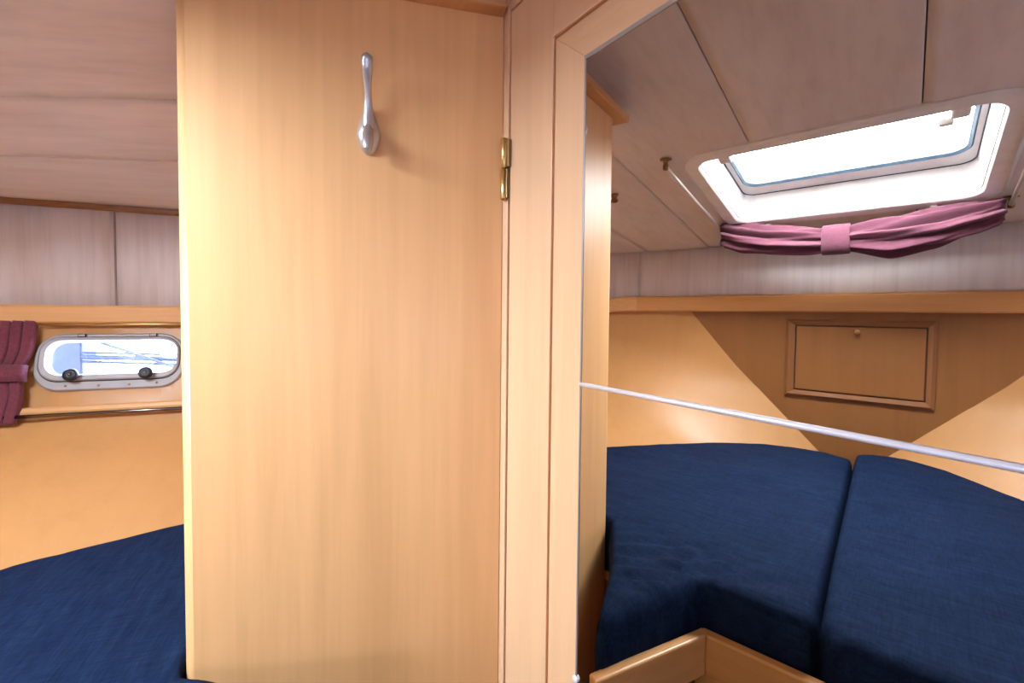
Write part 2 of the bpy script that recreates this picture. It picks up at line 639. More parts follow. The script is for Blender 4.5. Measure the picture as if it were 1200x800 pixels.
def s_of_y(y):
    best = min(range(NS), key=lambda i: abs((STN_C[0][i][1] + STN_C[1][i][1]) / 2 - y) if STN_C[0][i][0] > 0.9 else 9)
    i = best
    def Y(k): return (STN_C[0][k][1] + STN_C[1][k][1]) / 2
    if Y(i) > y and i > 0:
        i -= 1
    return i + (y - Y(i)) / (Y(i + 1) - Y(i))


def hull_lining(name, side, label):
    # upper strip (rows 0-1) with the portlight opening, by constrained triangulation in (s, t)
    holes = [[(s_of_y(a + dy), (b + 0.0123) / 0.2130) for a, b in GL] for dy in ((0.0,) if side > 0 else (0.0, -0.48))]
    outer = [(i * 1.0, 0.0) for i in range(NS + 1)] + [(NS, 0.5)] + [(NS - i * 1.0, 1.0) for i in range(NS + 1)] + [(0, 0.5)]
    pts = [Vector(p) for p in outer]
    edges = [(i, (i + 1) % len(outer)) for i in range(len(outer))]
    for hole in holes:
        n0, n1 = len(pts), len(hole)
        pts += [Vector(p) for p in hole]
        edges += [(n0 + i, n0 + (i + 1) % n1) for i in range(n1)]
    for i in range(1, NS):
        for t in (0.2, 0.38, 0.47, 0.56, 0.75):
            pts.append(Vector((i + 0.013, t)))
    vv, ee, ff, *_ = delaunay_2d_cdt(pts, edges, [], 1, 1e-5)

    def in_hole(x, y):
        for hole in holes:
            c = False
            for k in range(len(hole)):
                (x1, y1), (x2, y2) = hole[k], hole[(k + 1) % len(hole)]
                if (y1 > y) != (y2 > y) and x < (x2 - x1) * (y - y1) / (y2 - y1) + x1:
                    c = not c
            if c:
                return True
        return False
    verts = [hull_pt(p[0], p[1], side) for p in vv]
    faces = []
    for f in ff:
        cx = sum(vv[k][0] for k in f) / len(f)
        cy = sum(vv[k][1] for k in f) / len(f)
        if not in_hole(cx, cy):
            faces.append(tuple(f))
    base = len(verts)
    for i in range(NS + 1):
        for t in (1.0, 1.25, 1.5, 1.75, 2.0, 2.5, 3.0, 4.0):
            verts.append(hull_pt(i, t, side))
    for i in range(NS):
        for k in range(7):
            a = base + i * 8 + k
            faces.append((a, a + 1, a + 9, a + 8))
    o = mesh(name, verts, faces, M_wood_hull, None, smooth=True)
    structure(o, label)
    return o


wall_s = hull_lining('wall_starboard', 1, 'maple hull lining of the starboard side with a small portlight')
wall_p = hull_lining('wall_port', -1, 'maple hull lining of the port side')
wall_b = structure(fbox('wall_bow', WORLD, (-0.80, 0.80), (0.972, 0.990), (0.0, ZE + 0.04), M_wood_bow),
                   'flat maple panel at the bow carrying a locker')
upper_piece('lining_panel', star[:i45 + 1], M_upper, wall_s)
sp = star[i45:i62 + 1]
upper_piece('lining_panel', sp, M_upper, wall_s)
upper_piece('lining_panel', star[i62:] + list(reversed(port[i62:]))[1:], M_upper, wall_b)
upper_piece('lining_panel', port[i45:i62 + 1], M_upper, wall_p)
upper_piece('lining_panel', port[:i45 + 1], M_upper, wall_p)

# joint cover, a narrow strip of the same board at the starboard seam
fbox('joint_strip', WORLD, (0.9600, 0.9635), (0.4465, 0.4495), (ZE - 0.01, ZE + 0.225), M_ceilb, wall_s)

# sheer rail (the maple plank under the pale lining), one length each side and one round the bow
def rail_path(pts):
    return [(x, y, plank_z(x, y)) for x, y in pts]


RAIL_H = lambda t: 0.0
def sheer(name, pts, mat, label):
    vs, fs = [], []
    m = len(pts)
    prof_n = 6
    for i in range(m):
        a, b = pts[max(i - 1, 0)], pts[min(i + 1, m - 1)]
        tx, ty = b[0] - a[0], b[1] - a[1]
        l = sqrt(tx * tx + ty * ty)
        nx, ny = -ty / l, tx / l
        x, y = pts[i]
        if nx * (0 - x) + ny * (0.1 - y) < 0:
            nx, ny = -nx, -ny
        z = plank_z(x, y)
        t = min(max((z - ZE + 0.030) / 0.042, 0), 1)
        h = 0.038 + 0.014 * t
        for d, q in ((0.0, 0.0), (0.020, 0.0), (0.024, 0.004), (0.024, h - 0.005), (0.019, h), (0.0, h)):
            vs.append((x + nx * d, y + ny * d, z + q))
    for i in range(m - 1):
        for k in range(prof_n):
            fs.append((i * prof_n + k, i * prof_n + (k + 1) % prof_n, (i + 1) * prof_n + (k + 1) % prof_n, (i + 1) * prof_n + k))
    fs.append(tuple(range(prof_n)))
    fs.append(tuple(range((m - 1) * prof_n, m * prof_n)))
    o = mesh(name, vs, fs, mat, None)
    return structure(o, label)


sheer('trim_1', star[:i62 + 1], M_wood_y, 'maple rail along the starboard side above the portlight')
sheer('trim_2', star[i62:] + list(reversed(port[i62:]))[1:], M_wood_x, 'maple rail across the bow above the locker')
sheer('trim_3', port[:i62 + 1], M_wood_y, 'maple rail along the port side')

# quarter moulding where the starboard lining meets the ceiling
i_c = min(range(len(star)), key=lambda i: abs(star[i][1] - 0.80) if star[i][0] > 0.8 else 9)
for nm, pts, lab in (('trim_4', star[:i_c], 'thin maple moulding between starboard lining and ceiling'),
                     ('trim_5', port[:i_c], 'thin maple moulding between port lining and ceiling')):
    structure(sweep(nm, [(x, y, ZE + 0.2165) for x, y in pts], [(0, -0.006), (0.006, -0.006), (0.010, -0.002), (0.010, 0.006), (0, 0.008)], M_wood_dark), lab)

# lower moulding under the portlight
FS = port_frame(1)
for side, nm, lab in ((1, 'trim_6', 'thin maple moulding below the starboard portlight'), (-1, 'trim_7', 'thin maple moulding below the added port side portlight')):
    F2 = port_frame(side)
    prof = [(0.1735, -0.004), (0.1735, 0.006), (0.1765, 0.010), (0.1835, 0.012), (0.1880, 0.010), (0.1880, -0.004)]
    vs, fs = [], []
    ends = (-0.4, 0.10, 0.30, 0.60, 0.66)
    for a in ends:
        for b, c in prof:
            q = F2.p(a, b, c)
            vs.append(q)
    for i in range(len(ends) - 1):
        for k in range(6):
            fs.append((i * 6 + k, i * 6 + (k + 1) % 6, i * 6 + 6 + (k + 1) % 6, i * 6 + 6 + k))
    fs += [tuple(range(6)), tuple(range(24, 30))]
    structure(mesh(nm, vs, fs, M_wood_y, None), lab)

# ------------------------------------------------------------------ portlights
def portlight(name, side, label, dy=0.0):
    F2 = port_frame(side)
    F2.o.y += dy
    root = struct_root(name, F2.p(0.449, 0.083, 0), label)
    # flange screwed to the lining
    ring('flange', F2, [(rrect(0.4475, 0.0835, 0.1285, 0.0600, 0.046), -0.002), (rrect(0.4475, 0.0835, 0.1285, 0.0600, 0.046), 0.003),
                        (rrect(0.4475, 0.0835, 0.1255, 0.0570, 0.043), 0.0065), (rrect(0.4475, 0.0780, 0.1215, 0.0475, 0.036), 0.0065),
                        (rrect(0.4475, 0.0780, 0.1215, 0.0475, 0.036), -0.002)], M_alu, root)
    # dark joint and the opening frame inside it
    ring('joint', F2, [(rrect(0.4475, 0.0780, 0.1216, 0.0476, 0.036), 0.001), (rrect(0.4475, 0.0780, 0.1216, 0.0476, 0.036), 0.004),
                       (rrect(0.4475, 0.0780, 0.1190, 0.0455, 0.034), 0.004), (rrect(0.4475, 0.0780, 0.1190, 0.0455, 0.034), 0.001)], M_black, root)
    fr = ring('opening_frame', F2, [(rrect(0.4475, 0.0775, 0.1200, 0.0455, 0.034), -0.004), (rrect(0.4475, 0.0775, 0.1200, 0.0455, 0.034), 0.009),
                                    (rrect(0.4470, 0.0770, 0.1180, 0.0435, 0.032), 0.011), (rrect(0.4450, 0.0750, 0.1125, 0.0365, 0.027), 0.010),
                                    (rrect(0.4445, 0.0745, 0.1105, 0.0345, 0.025), 0.002), (rrect(0.4445, 0.0745, 0.1105, 0.0345, 0.025), -0.012)], M_alu, root)
    prism('pane', F2, rrect(0.4445, 0.0745, 0.1115, 0.0355, 0.025), -0.010, -0.007, M_port_glass, root)
    for a in (0.5075, 0.3825):
        k = lathe('clamp_knob', Fr(F2.p(a, 0.1125, 0.010), F2.u, F2.v, F2.w),
                  [(0.004, 0), (0.005, 0.006), (0.0105, 0.007), (0.0128, 0.011), (0.0125, 0.016), (0.009, 0.0195), (0.004, 0.0185), (0.001, 0.018)], M_black, root)
        lathe('stud', Fr(F2.p(a, 0.1125, 0.0280), F2.u, F2.v, F2.w), [(0.0022, 0), (0.0022, 0.0015), (0.001, 0.002)], M_brass_d, k, 10)
    for a in (0.5003, 0.3772):
        h = fbox('hinge_tab', F2, (a - 0.0070, a + 0.0070), (0.0255, 0.0325), (0.009, 0.0125), M_black, root, 0.001)
        fbox('tab_plate', F2, (a - 0.0052, a + 0.0052), (0.0270, 0.0310), (0.0120, 0.0135), M_alu, h)
    scr = None
    for a, b in ((0.5206, 0.1330), (0.4665, 0.1345), (0.4145, 0.1345), (0.3665, 0.1330)):
        o = lathe('screw', Fr((0, 0, 0), F2.u, F2.v, F2.w), [(0.0024, 0), (0.0024, 0.0006), (0.0018, 0.0011), (0.0002, 0.0012)], M_brass_d, root, 10) if scr is None else scr.copy()
        if scr is None:
            scr = o
        else:
            C.objects.link(o)
        o.location = F2.p(a, b, 0.0060)
    return root


portlight('window_1', 1, 'oblong aluminium portlight with two black clamp knobs in the hull lining')
portlight('added_window_2', -1, 'unseen oblong aluminium portlight added in the port side lining near the bow to light the wardrobe')  # unseen opening, added to let more daylight onto the wardrobe
portlight('added_window_4', -1, 'unseen second portlight added in the port side lining near the aft bulkhead to light the wardrobe', -0.48)  # second unseen opening behind the camera, added to even out the wardrobe's light
for side, dy in ((1, 0.0), (-1, 0.0), (-1, -0.48)):
    F2 = port_frame(side)
    F2.o.y += dy
    portal('daylight_portal', F2.p(0.4445, 0.0745, -0.03), F2.w, 0.24, 0.085)

# ------------------------------------------------------------------ deck hatch
SLOPE = (ceil_z(0.01, 0.80) - ceil_z(0.01, 0.42)) / 0.38
HO = Vector((0.010, 0.61, ceil_z(0.01, 0.61)))
HV = Vector((0, 1, SLOPE)).normalized()
HF = Fr(HO, (1, 0, 0), HV, Vector((1, 0, 0)).cross(HV))
hatch = struct_root('window_3', HO, 'deck hatch with white lining and acrylic lid in the ceiling')
S_ = sqrt(1 + SLOPE * SLOPE)
def hr(x0, x1, y0, y1, r):
    return rrect((x0 + x1) / 2 - HO.x, ((y0 + y1) / 2 - HO.y) * S_, (x1 - x0) / 2, (y1 - y0) / 2 * S_, r)
ring('flange', HF, [(hr(-0.260, 0.282, 0.405, 0.818, 0.055), 0.004), (hr(-0.260, 0.282, 0.405, 0.818, 0.055), -0.006),
                    (hr(-0.254, 0.276, 0.411, 0.812, 0.050), -0.0095), (hr(-0.228, 0.252, 0.430, 0.783, 0.035), -0.0095),
                    (hr(-0.225, 0.248, 0.434, 0.779, 0.032), -0.006), (hr(-0.225, 0.248, 0.434, 0.779, 0.032), 0.012)], M_white, hatch)
ring('well_lining', HF, [(hr(-0.232, 0.254, 0.428, 0.786, 0.034), 0.000), (hr(-0.223, 0.246, 0.436, 0.777, 0.030), 0.000),
                         (hr(-0.214, 0.233, 0.455, 0.752, 0.030), 0.055), (hr(-0.214, 0.233, 0.455, 0.752, 0.030), 0.066),
                         (hr(-0.240, 0.262, 0.425, 0.790, 0.034), 0.066)], M_white, hatch)
ring('lid_joint', HF, [(hr(-0.2145, 0.2335, 0.4545, 0.7525, 0.030), 0.0545), (hr(-0.2125, 0.2315, 0.4565, 0.7505, 0.029), 0.0535),
                       (hr(-0.2125, 0.2315, 0.4565, 0.7505, 0.029), 0.060), (hr(-0.2145, 0.2335, 0.4545, 0.7525, 0.030), 0.060)], M_seal, hatch)
lid = ring('lid_frame', HF, [(hr(-0.2120, 0.2310, 0.4570, 0.7500, 0.028), 0.056), (hr(-0.204, 0.221, 0.468, 0.712, 0.034), 0.058),
                             (hr(-0.204, 0.221, 0.468, 0.712, 0.034), 0.070), (hr(-0.2120, 0.2310, 0.4570, 0.7500, 0.028), 0.070)], M_white, hatch)
ring('seal', HF, [(hr(-0.2040, 0.2210, 0.468, 0.712, 0.034), 0.058), (hr(-0.2010, 0.2180, 0.471, 0.709, 0.032), 0.0555),
                  (hr(-0.1960, 0.2130, 0.476, 0.703, 0.029), 0.060), (hr(-0.1960, 0.2130, 0.476, 0.703, 0.029), 0.068),
                  (hr(-0.2040, 0.2210, 0.468, 0.712, 0.034), 0.068)], M_seal, hatch)
prism('pane', HF, hr(-0.203, 0.220, 0.469, 0.711, 0.030), 0.066, 0.071, M_hatch_glass, hatch)
for x, y in ((0.190, 0.438), (-0.172, 0.440)):
    hd = fbox('latch', Fr(HF.p(x - HO.x, (y - HO.y) * S_, 0.0), HF.u, HF.v, HF.w), (-0.012, 0.012), (-0.006, 0.016), (-0.012, 0.02), M_white, hatch, 0.004)
fbox('latch_handle', Fr(HF.p(-0.168 - HO.x, (0.452 - HO.y) * S_, -0.010), HF.u, HF.v, HF.w), (0.004, 0.022), (-0.002, 0.006), (-0.010, 0.002), M_white, hatch, 0.002)
for x in (0.180, -0.152):
    fbox('catch', Fr(HF.p(x - HO.x, (0.800 - HO.y) * S_, -0.006), HF.u, HF.v, HF.w), (-0.006, 0.006), (-0.003, 0.010), (-0.010, 0.0), M_white, hatch, 0.002)
portal('daylight_portal', HF.p(-0.001, 0.0, 0.085), -HF.w, 0.46, 0.32)

# ------------------------------------------------------------------ aft bulkhead with the mirrored door
DH = Vector((0.2453, -0.1932, ZE))
DU = Vector((-0.9707, -0.2404, 0))
DN = Vector((-0.2404, 0.9707, 0))
DF = Fr(DH, DU, (0, 0, 1), DN)                # a = across the door from the hinge, b = height from the eye, c = towards the cabin
TOP = 0.50
wall_a = struct_root('wall_aft', (-0.2, -0.34, 0), 'maple aft bulkhead round the mirrored door')
fbox('jamb', DF, (-0.050, -0.0046), (-ZE, TOP), (-0.030, 0.0), M_wood_door, wall_a, 0.0012)
fbox('jamb', DF, (0.634, 0.675), (-ZE, TOP), (-0.030, 0.0), M_wood_door, wall_a, 0.0012)
fbox('head_board', DF, (-0.0035, 0.634), (0.3590, TOP), (-0.030, 0.0), M_wood_doorx, wall_a, 0.0012)
fbox('bulkhead_panel', DF, (0.675, 1.30), (-ZE, TOP), (-0.030, -0.004), M_wood_door, wall_a)
fbox('bulkhead_panel', DF, (-0.80, -0.050), (-ZE, TOP), (-0.030, -0.004), M_wood_door, wall_a)
fbox('rebate', DF, (-0.02, 0.65), (-ZE, 0.375), (-0.046, -0.033), M_gap, wall_a)

door = struct_root('door_1', DF.p(0.3, -ZE, -0.01), 'maple door with a tall two-piece mirror, hung on a brass hinge')
D0, D1, DT, DB = 0.0, 0.628, 0.3555, -1.30
bt = 0.0008
fbox('core', DF, (D0 + 0.002, D1 - 0.002), (DB, DT - 0.002), (-0.028, -0.010), M_wood_doorx, door)
def stile(name, a, b, mat):
    return fbox(name, DF, a, b, (-0.012, 0.0), mat, door, bt)
stile('stile', (D0, 0.0778), (DB, DT), M_wood_door)
stile('stile', (0.5490, D1), (DB, DT), M_wood_door)
stile('top_rail', (0.0778, 0.5490), (0.2890, DT), M_wood_doorx)
stile('bottom_rail', (0.0790, 0.5490), (DB, -1.20), M_wood_doorx)
fbox('groove', DF, (0.078, 0.550), (-1.21, 0.290), (-0.0120, -0.0030), M_groove, door)
# inner frame round the mirror
def inner(name, poly, mat):
    return prism(name, DF, poly, -0.010, 0.0, mat, door, bt)
I0, I1, IT, IB = 0.0820, 0.5460, 0.2848, -1.198
K0, K1, KT, KB = 0.1262, 0.5018, 0.2478, -1.155
inner('frame_upright', [(I0, IB), (K0, KB), (K0, KT), (I0, IT)], M_wood_door)
inner('frame_upright', [(I1, IB), (I1, IT), (K1, KT), (K1, KB)], M_wood_door)
inner('frame_head', [(I0, IT), (K0, KT), (K1, KT), (I1, IT)], M_wood_doorx)
inner('frame_foot', [(I0, IB), (I1, IB), (K1, KB), (K0, KB)], M_wood_doorx)
# two bevelled panes and the aluminium strip between them
def mirror_pane(b0, b1, label, bev_bottom, bev_top):
    w = 0.0042
    a0, a1 = K0 + 0.0002, K1 - 0.0002
    o = [(a0, b0), (a1, b0), (a1, b1), (a0, b1)]
    i = [(a0 + w * 0.4, b0 + w * bev_bottom), (a1 - w, b0 + w * bev_bottom), (a1 - w, b1 - w * bev_top), (a0 + w * 0.4, b1 - w * bev_top)]
    vs = [DF.p(x, y, -0.0060) for x, y in o] + [DF.p(x, y, -0.0007) for x, y in o] + [DF.p(x, y, 0.0) for x, y in i]
    fs = [(0, 1, 2, 3)] + [(k, (k + 1) % 4, 4 + (k + 1) % 4, 4 + k) for k in range(4)] + [(4 + k, 4 + (k + 1) % 4, 8 + (k + 1) % 4, 8 + k) for k in range(4)] + [(8, 9, 10, 11)]
    o = mesh('mirror', vs, fs, M_mirror, door)
    o['label'] = label
    return o
mirror_pane(-0.0675, KT - 0.0002, 'upper mirror pane reflecting the berth and the deck hatch', 0.05, 1.0)
mirror_pane(KB + 0.0002, -0.0705, 'lower mirror pane reflecting the navy cushions', 1.0, 0.05)
fbox('edge_strip', DF, (K0 - 0.0004, K1 + 0.0004), (KT - 0.0036, KT + 0.0004), (-0.004, 0.0009), M_alu_e, door, 0.0004)
fbox('edge_strip', DF, (K0 - 0.0004, K0 + 0.0016), (KB, KT - 0.0036), (-0.004, 0.0009), M_alu_e, door, 0.0004)
fbox('edge_strip', DF, (K1 - 0.0016, K1 + 0.0004), (KB, KT - 0.0036), (-0.004, 0.0009), M_alu_e, door, 0.0004)
strip = tube('joint_strip', [DF.p(K0 + 0.0005, -0.0690, 0.0008), DF.p(0.25, -0.0690, 0.0008), DF.p(K1 - 0.0005, -0.0690, 0.0008)], 0.0021, M_alu_s, door, 12)
strip['label'] = 'bright metal strip between the two mirror panes'
for b in (-0.3675,):
    lathe('mirror_clip', Fr(DF.p(K0 + 0.0005, b, -0.0005), DF.u, DF.v, DF.w), [(0.0036, 0), (0.0036, 0.0022), (0.0026, 0.0034), (0.0004, 0.0036)], M_white, door, 14)
# lift-off hinge at the gap
hin = lathe('hinge', Fr(DF.p(-0.0075, 0.1735, 0.0034), DF.u, DN.cross(DU) * 0 + DN, Vector((0, 0, 1))),
            [(0.0012, -0.0378), (0.0036, -0.0370), (0.0042, -0.0355), (0.0042, -0.0006), (0.0036, 0.0)], M_brass, door, 18)
hin['label'] = 'polished brass lift-off hinge'
lathe('knuckle', Fr(DF.p(-0.0075, 0.1735, 0.0034), DF.u, DN, Vector((0, 0, 1))),
      [(0.0036, 0.0002), (0.0042, 0.0008), (0.0042, 0.0345), (0.0034, 0.0362), (0.0010, 0.0370)], M_brass, hin, 18)
fbox('leaf', DF, (-0.0070, 0.0035), (0.1738, 0.2060), (0.0003, 0.0050), M_brass_d, hin, 0.0008)
fbox('leaf', DF, (-0.0070, -0.0005), (0.1375, 0.1728), (0.0003, 0.0042), M_brass_d, hin, 0.0008)

# ------------------------------------------------------------------ wardrobe beside the door, its inner face carries the coat hook
LP = Vector((0.3010, 0.1570, ZE))
CP = Vector((0.2608, -0.1790, ZE))
EU = (CP - LP).normalized()
EN = Vector((-0.993, 0.119, 0)).normalized()
WF = Fr(LP, EU, (0, 0, 1), EN)                # a = from the free edge to the door corner, b = height from the eye, c = towards the well
wardrobe = thing('wardrobe', (0.45, 0.0, 0.0), 'tall maple wardrobe with a rounded front edge beside the mirrored door', 'wardrobe')
CZ = 0.3560
R_ = 0.011
prof = [(0.3480, 0.0)]
for k in range(9):
    a = (pi / 2) * k / 8
    prof.append((R_ - R_ * sin(a), -R_ + R_ * cos(a)))
prof += [(0.0, -0.022), (0.3480, -0.022)]
vs = [WF.o + EU * a + EN * c + Vector((0, 0, b)) for b in (-ZE, CZ) for a, c in prof]
n_ = len(prof)
fs = [tuple(range(n_)), tuple(range(n_, 2 * n_))] + [(i, (i + 1) % n_, n_ + (i + 1) % n_, n_ + i) for i in range(n_)]
front = mesh('front_panel', vs, fs, M_wood_z, wardrobe)
for p in front.data.polygons:
    if len(p.vertices) == 4 and p.area < 0.012:
        p.use_smooth = True
# side towards the bow, cut to the hull
def hull_x(z, y):
    if z > -0.225:
        return 0.962 + (0.918 - 0.962) * (-z / 0.225 if z < 0 else 0)
    return 0.918 + (0.735 - 0.918) * ((-z - 0.225) / 0.18)
side_poly = [(0.315, -ZE + 0.0), (0.45, -ZE + 0.0), (0.60, -0.58), (hull_x(-0.405, 0) - 0.012, -0.405), (hull_x(-0.225, 0) - 0.02, -0.225), (0.925, -0.03), (0.925, 0.20), (0.87, 0.235), (0.70, 0.30), (0.55, 0.34), (0.45, CZ), (0.315, CZ)]
prism('side_panel', Fr((0, 0.157, ZE), (1, 0, 0), (0, 0, 1), (0, -1, 0)), side_poly, 0.0, 0.018, M_wood_z, wardrobe)
# cornice board round the top
corn = [LP + EN * 0.020 + EU * (-0.024), CP + EN * 0.020 + EU * 0.010, CP - EN * 0.03 + EU * 0.010, LP - EN * 0.20 + EU * 0.10, LP - EN * 0.24 - EU * 0.024 + Vector((0, 0.0, 0))]
cvs = [Vector((p.x, p.y, ZE + z)) for z in (CZ, CZ + 0.013) for p in corn]
mesh('cornice', cvs, [tuple(range(5)), tuple(range(9, 4, -1))] + [(i, (i + 1) % 5, 5 + (i + 1) % 5, 5 + i) for i in range(5)], M_wood_x, wardrobe, bevel=0.003)
# filler between cornice and ceiling
fill = [LP - EN * 0.012 + EU * 0.012, CP - EN * 0.012 + EU * 0.012, CP - EN * 0.03 + EU * 0.012, LP - EN * 0.03 + EU * 0.012]
fvs = [Vector((p.x, p.y, ZE + CZ + 0.013)) for p in fill] + [Vector((p.x, p.y, ceil_z(p.x, p.y) - 0.001)) for p in fill]
mesh('filler', fvs, [(0, 1, 2, 3), (7, 6, 5, 4)] + [(i, (i + 1) % 4, 4 + (i + 1) % 4, 4 + i) for i in range(4)], M_wood_x, wardrobe)

# ------------------------------------------------------------------ coat hook
HK = Fr(LP + EU * 0.1925 + EN * 0.0003, EU, (0, 0, 1), EN)
hook = thing('coat_hook', HK.p(0, 0.20, 0), 'satin nickel coat hook with a long upper prong on the wardrobe', 'coat hook')
# tear-drop back plate
plate, nn_ = [], 28
for k in range(nn_):
    t = 2 * pi * k / nn_
    y = cos(t)
    wdt = 0.0128 * abs(sin(t)) ** 0.85 * (1.0 - 0.42 * max(0, y) ** 1.0) * (1 - 0.18 * max(0, -y))
    plate.append((wdt * (1 if sin(t) >= 0 else -1), 0.2000 + (0.030 if y > 0 else 0.0225) * y))
def shr(poly, k):
    return [(x * k, 0.2 + (y - 0.2) * k) for x, y in poly]
vs, fs = [], []
layers = [(1.0, 0.0), (1.0, 0.0022), (0.93, 0.0048), (0.74, 0.0076), (0.42, 0.0098), (0.08, 0.0108)]
for k, c in layers:
    vs += [HK.p(x, y, c) for x, y in shr(plate, k)]
for i in range(len(layers) - 1):
    for k in range(nn_):
        fs.append((i * nn_ + k, i * nn_ + (k + 1) % nn_, (i + 1) * nn_ + (k + 1) % nn_, (i + 1) * nn_ + k))
fs += [tuple(range(nn_)), tuple(range((len(layers) - 1) * nn_, len(layers) * nn_))]
mesh('back_plate', vs, fs, M_nickel, hook, smooth=True)
arm = catmull([(0.2060, 0.0055), (0.2200, 0.0085), (0.2310, 0.0125), (0.2410, 0.0175), (0.2510, 0.0225), (0.2605, 0.0270), (0.2690, 0.0305)], 5)
ra = []
for q in range(len(arm)):
    t = q / (len(arm) - 1)
    ra.append(0.0048 * (1 - t) ** 2.2 + 0.0026 + 0.0036 * min(1, max(0, (t - 0.40) / 0.45)) ** 1.5)
apts = [HK.p(0, b, c) for b, c in arm]
dv = (apts[-1] - apts[-2]).normalized()
rr = ra[-1]
for k in range(1, 6):
    a = (pi / 2) * k / 5
    apts.append(apts[len(arm) - 1] + dv * rr * sin(a) * 0.9)
    ra.append(max(rr * cos(a), 0.0003))
tube('upper_prong', apts, ra, M_nickel, hook, 20)
low = catmull([(0.2090, 0.0070), (0.2020, 0.0125), (0.1935, 0.0175), (0.1850, 0.0215), (0.1775, 0.0240)], 5)
rl = [0.0022 + 0.0042 * sin(pi * 0.78 * q / (len(low) - 1)) for q in range(len(low))]
lpts = [HK.p(0, b, c) for b, c in low]
dv = (lpts[-1] - lpts[-2]).normalized()
rr = rl[-1]
for k in range(1, 6):
    a = (pi / 2) * k / 5
    lpts.append(lpts[len(low) - 1] + dv * rr * sin(a) * 0.8)
    rl.append(max(rr * cos(a), 0.0003))
tube('lower_prong', lpts, rl, M_nickel, hook, 20)
for sx in (-1, 1):
    lathe('screw', Fr(HK.p(sx * 0.0072, 0.2035, 0.0052), HK.u, HK.v, HK.w), [(0.0017, 0), (0.0017, 0.0012), (0.0003, 0.0014)], M_black, hook, 10)

# ------------------------------------------------------------------ bow locker
locker = thing('bow_locker_door', (-0.006, 0.972, ZE - 0.235), 'small maple locker door in a darker moulded frame on the bow panel', 'locker door')
LF = Fr((0, 0.972, ZE), (1, 0, 0), (0, 0, 1), (0, -1, 0))
o4 = [(-0.1735, -0.2385), (0.1600, -0.2385), (0.1600, -0.0085), (-0.1735, -0.0085)]
m4 = [(-0.1655, -0.2300), (0.1525, -0.2300), (0.1525, -0.0160), (-0.1655, -0.0160)]
i4 = [(-0.1565, -0.2190), (0.1370, -0.2190), (0.1370, -0.0255), (-0.1565, -0.0255)]
for k, nm in ((0, 'frame_rail'), (1, 'frame_stile'), (2, 'frame_rail'), (3, 'frame_stile')):
    j = (k + 1) % 4
    vs = [LF.p(*o4[k], 0), LF.p(*o4[j], 0), LF.p(*i4[j], 0), LF.p(*i4[k], 0),
          LF.p(*o4[k], 0.004), LF.p(*o4[j], 0.004), LF.p(*m4[j], 0.010), LF.p(*m4[k], 0.010), LF.p(*i4[j], 0.006), LF.p(*i4[k], 0.006)]
    fs = [(0, 1, 2, 3), (0, 1, 5, 4), (4, 5, 6, 7), (7, 6, 8, 9), (9, 8, 2, 3), (0, 4, 7, 9, 3), (1, 5, 6, 8, 2)]
    mesh(nm, vs, fs, M_wood_dark if k % 2 == 0 else M_wood_darkz, locker)
pn = fbox('panel', LF, (-0.1525, 0.1330), (-0.2150, -0.0295), (0.0, 0.0050), M_wood_bow, locker, 0.0015)
fbox('shadow_gap', LF, (-0.1570, 0.1375), (-0.2195, -0.0250), (0.0, 0.0012), M_gap, locker)
lathe('knob', Fr(LF.p(-0.012, -0.0420, 0.0050), LF.u, LF.v, LF.w), [(0.0065, 0), (0.0065, 0.001), (0.003, 0.002), (0.003, 0.006), (0.0068, 0.008), (0.0070, 0.012), (0.004, 0.014), (0.0005, 0.0143)], M_brass, pn, 18)

# ------------------------------------------------------------------ berth base, fiddle rails
base_poly = [(0.735, 0.163), (0.690, 0.27), (0.615, 0.46), (0.525, 0.575), (0.42, 0.705), (0.315, 0.83), (0.19, 0.93), (0.04, 0.955),
             (-0.04, 0.955), (-0.19, 0.93), (-0.315, 0.83), (-0.42, 0.705), (-0.525, 0.575), (-0.615, 0.46), (-0.690, 0.27), (-0.745, 0.0), (-0.76, -0.44),
             (-0.52, -0.44), (-0.52, -0.10), (-0.44, 0.070), (0.097, 0.073), (0.166, -0.104), (0.220, 0.02), (0.295, 0.163)]
berth = thing('berth', (0, 0.4, 0), 'maple berth base with raised edge boards round the foot well', 'berth')
BZ = -0.490
prism('platform', WORLD, base_poly, ZE + BZ - 0.02, ZE + BZ, M_wood_x, berth)
low_poly = [(0.36, 0.165), (0.36, 0.55), (0.12, 0.75), (-0.12, 0.75), (-0.36, 0.55), (-0.54, -0.44), (-0.53, -0.44), (-0.53, -0.10), (-0.45, 0.090), (0.118, 0.098), (0.186, -0.060), (0.218, 0.03), (0.294, 0.165)]
prism('plinth', WORLD, low_poly, 0.0, ZE + BZ - 0.02, M_wood_dark, berth)
def rail(name, poly, mat):
    return prism(name, WORLD, poly, ZE - 0.512, ZE - 0.4525, mat, berth, 0.003, 3)
rail('edge_board', [(-0.440, 0.050), (0.0835, 0.0525), (0.0940, 0.0685), (-0.440, 0.066)], M_wood_x)
rail('edge_board', [(0.0835, 0.0525), (0.1575, -0.1245), (0.1715, -0.1175), (0.0940, 0.0685)], M_wood_y)
fbox('lower_ledge', WORLD, (-0.43, 0.102), (0.066, 0.080), (ZE - 0.60, ZE - 0.512), M_wood_x, berth)

# ------------------------------------------------------------------ cushions
def seg_dist(px, py, a, b):
    ax, ay = a; bx, by = b
    dx, dy = bx - ax, by - ay
    t = max(0, min(1, ((px - ax) * dx + (py - ay) * dy) / (dx * dx + dy * dy)))
    return sqrt((px - ax - t * dx) ** 2 + (py - ay - t * dy) ** 2)


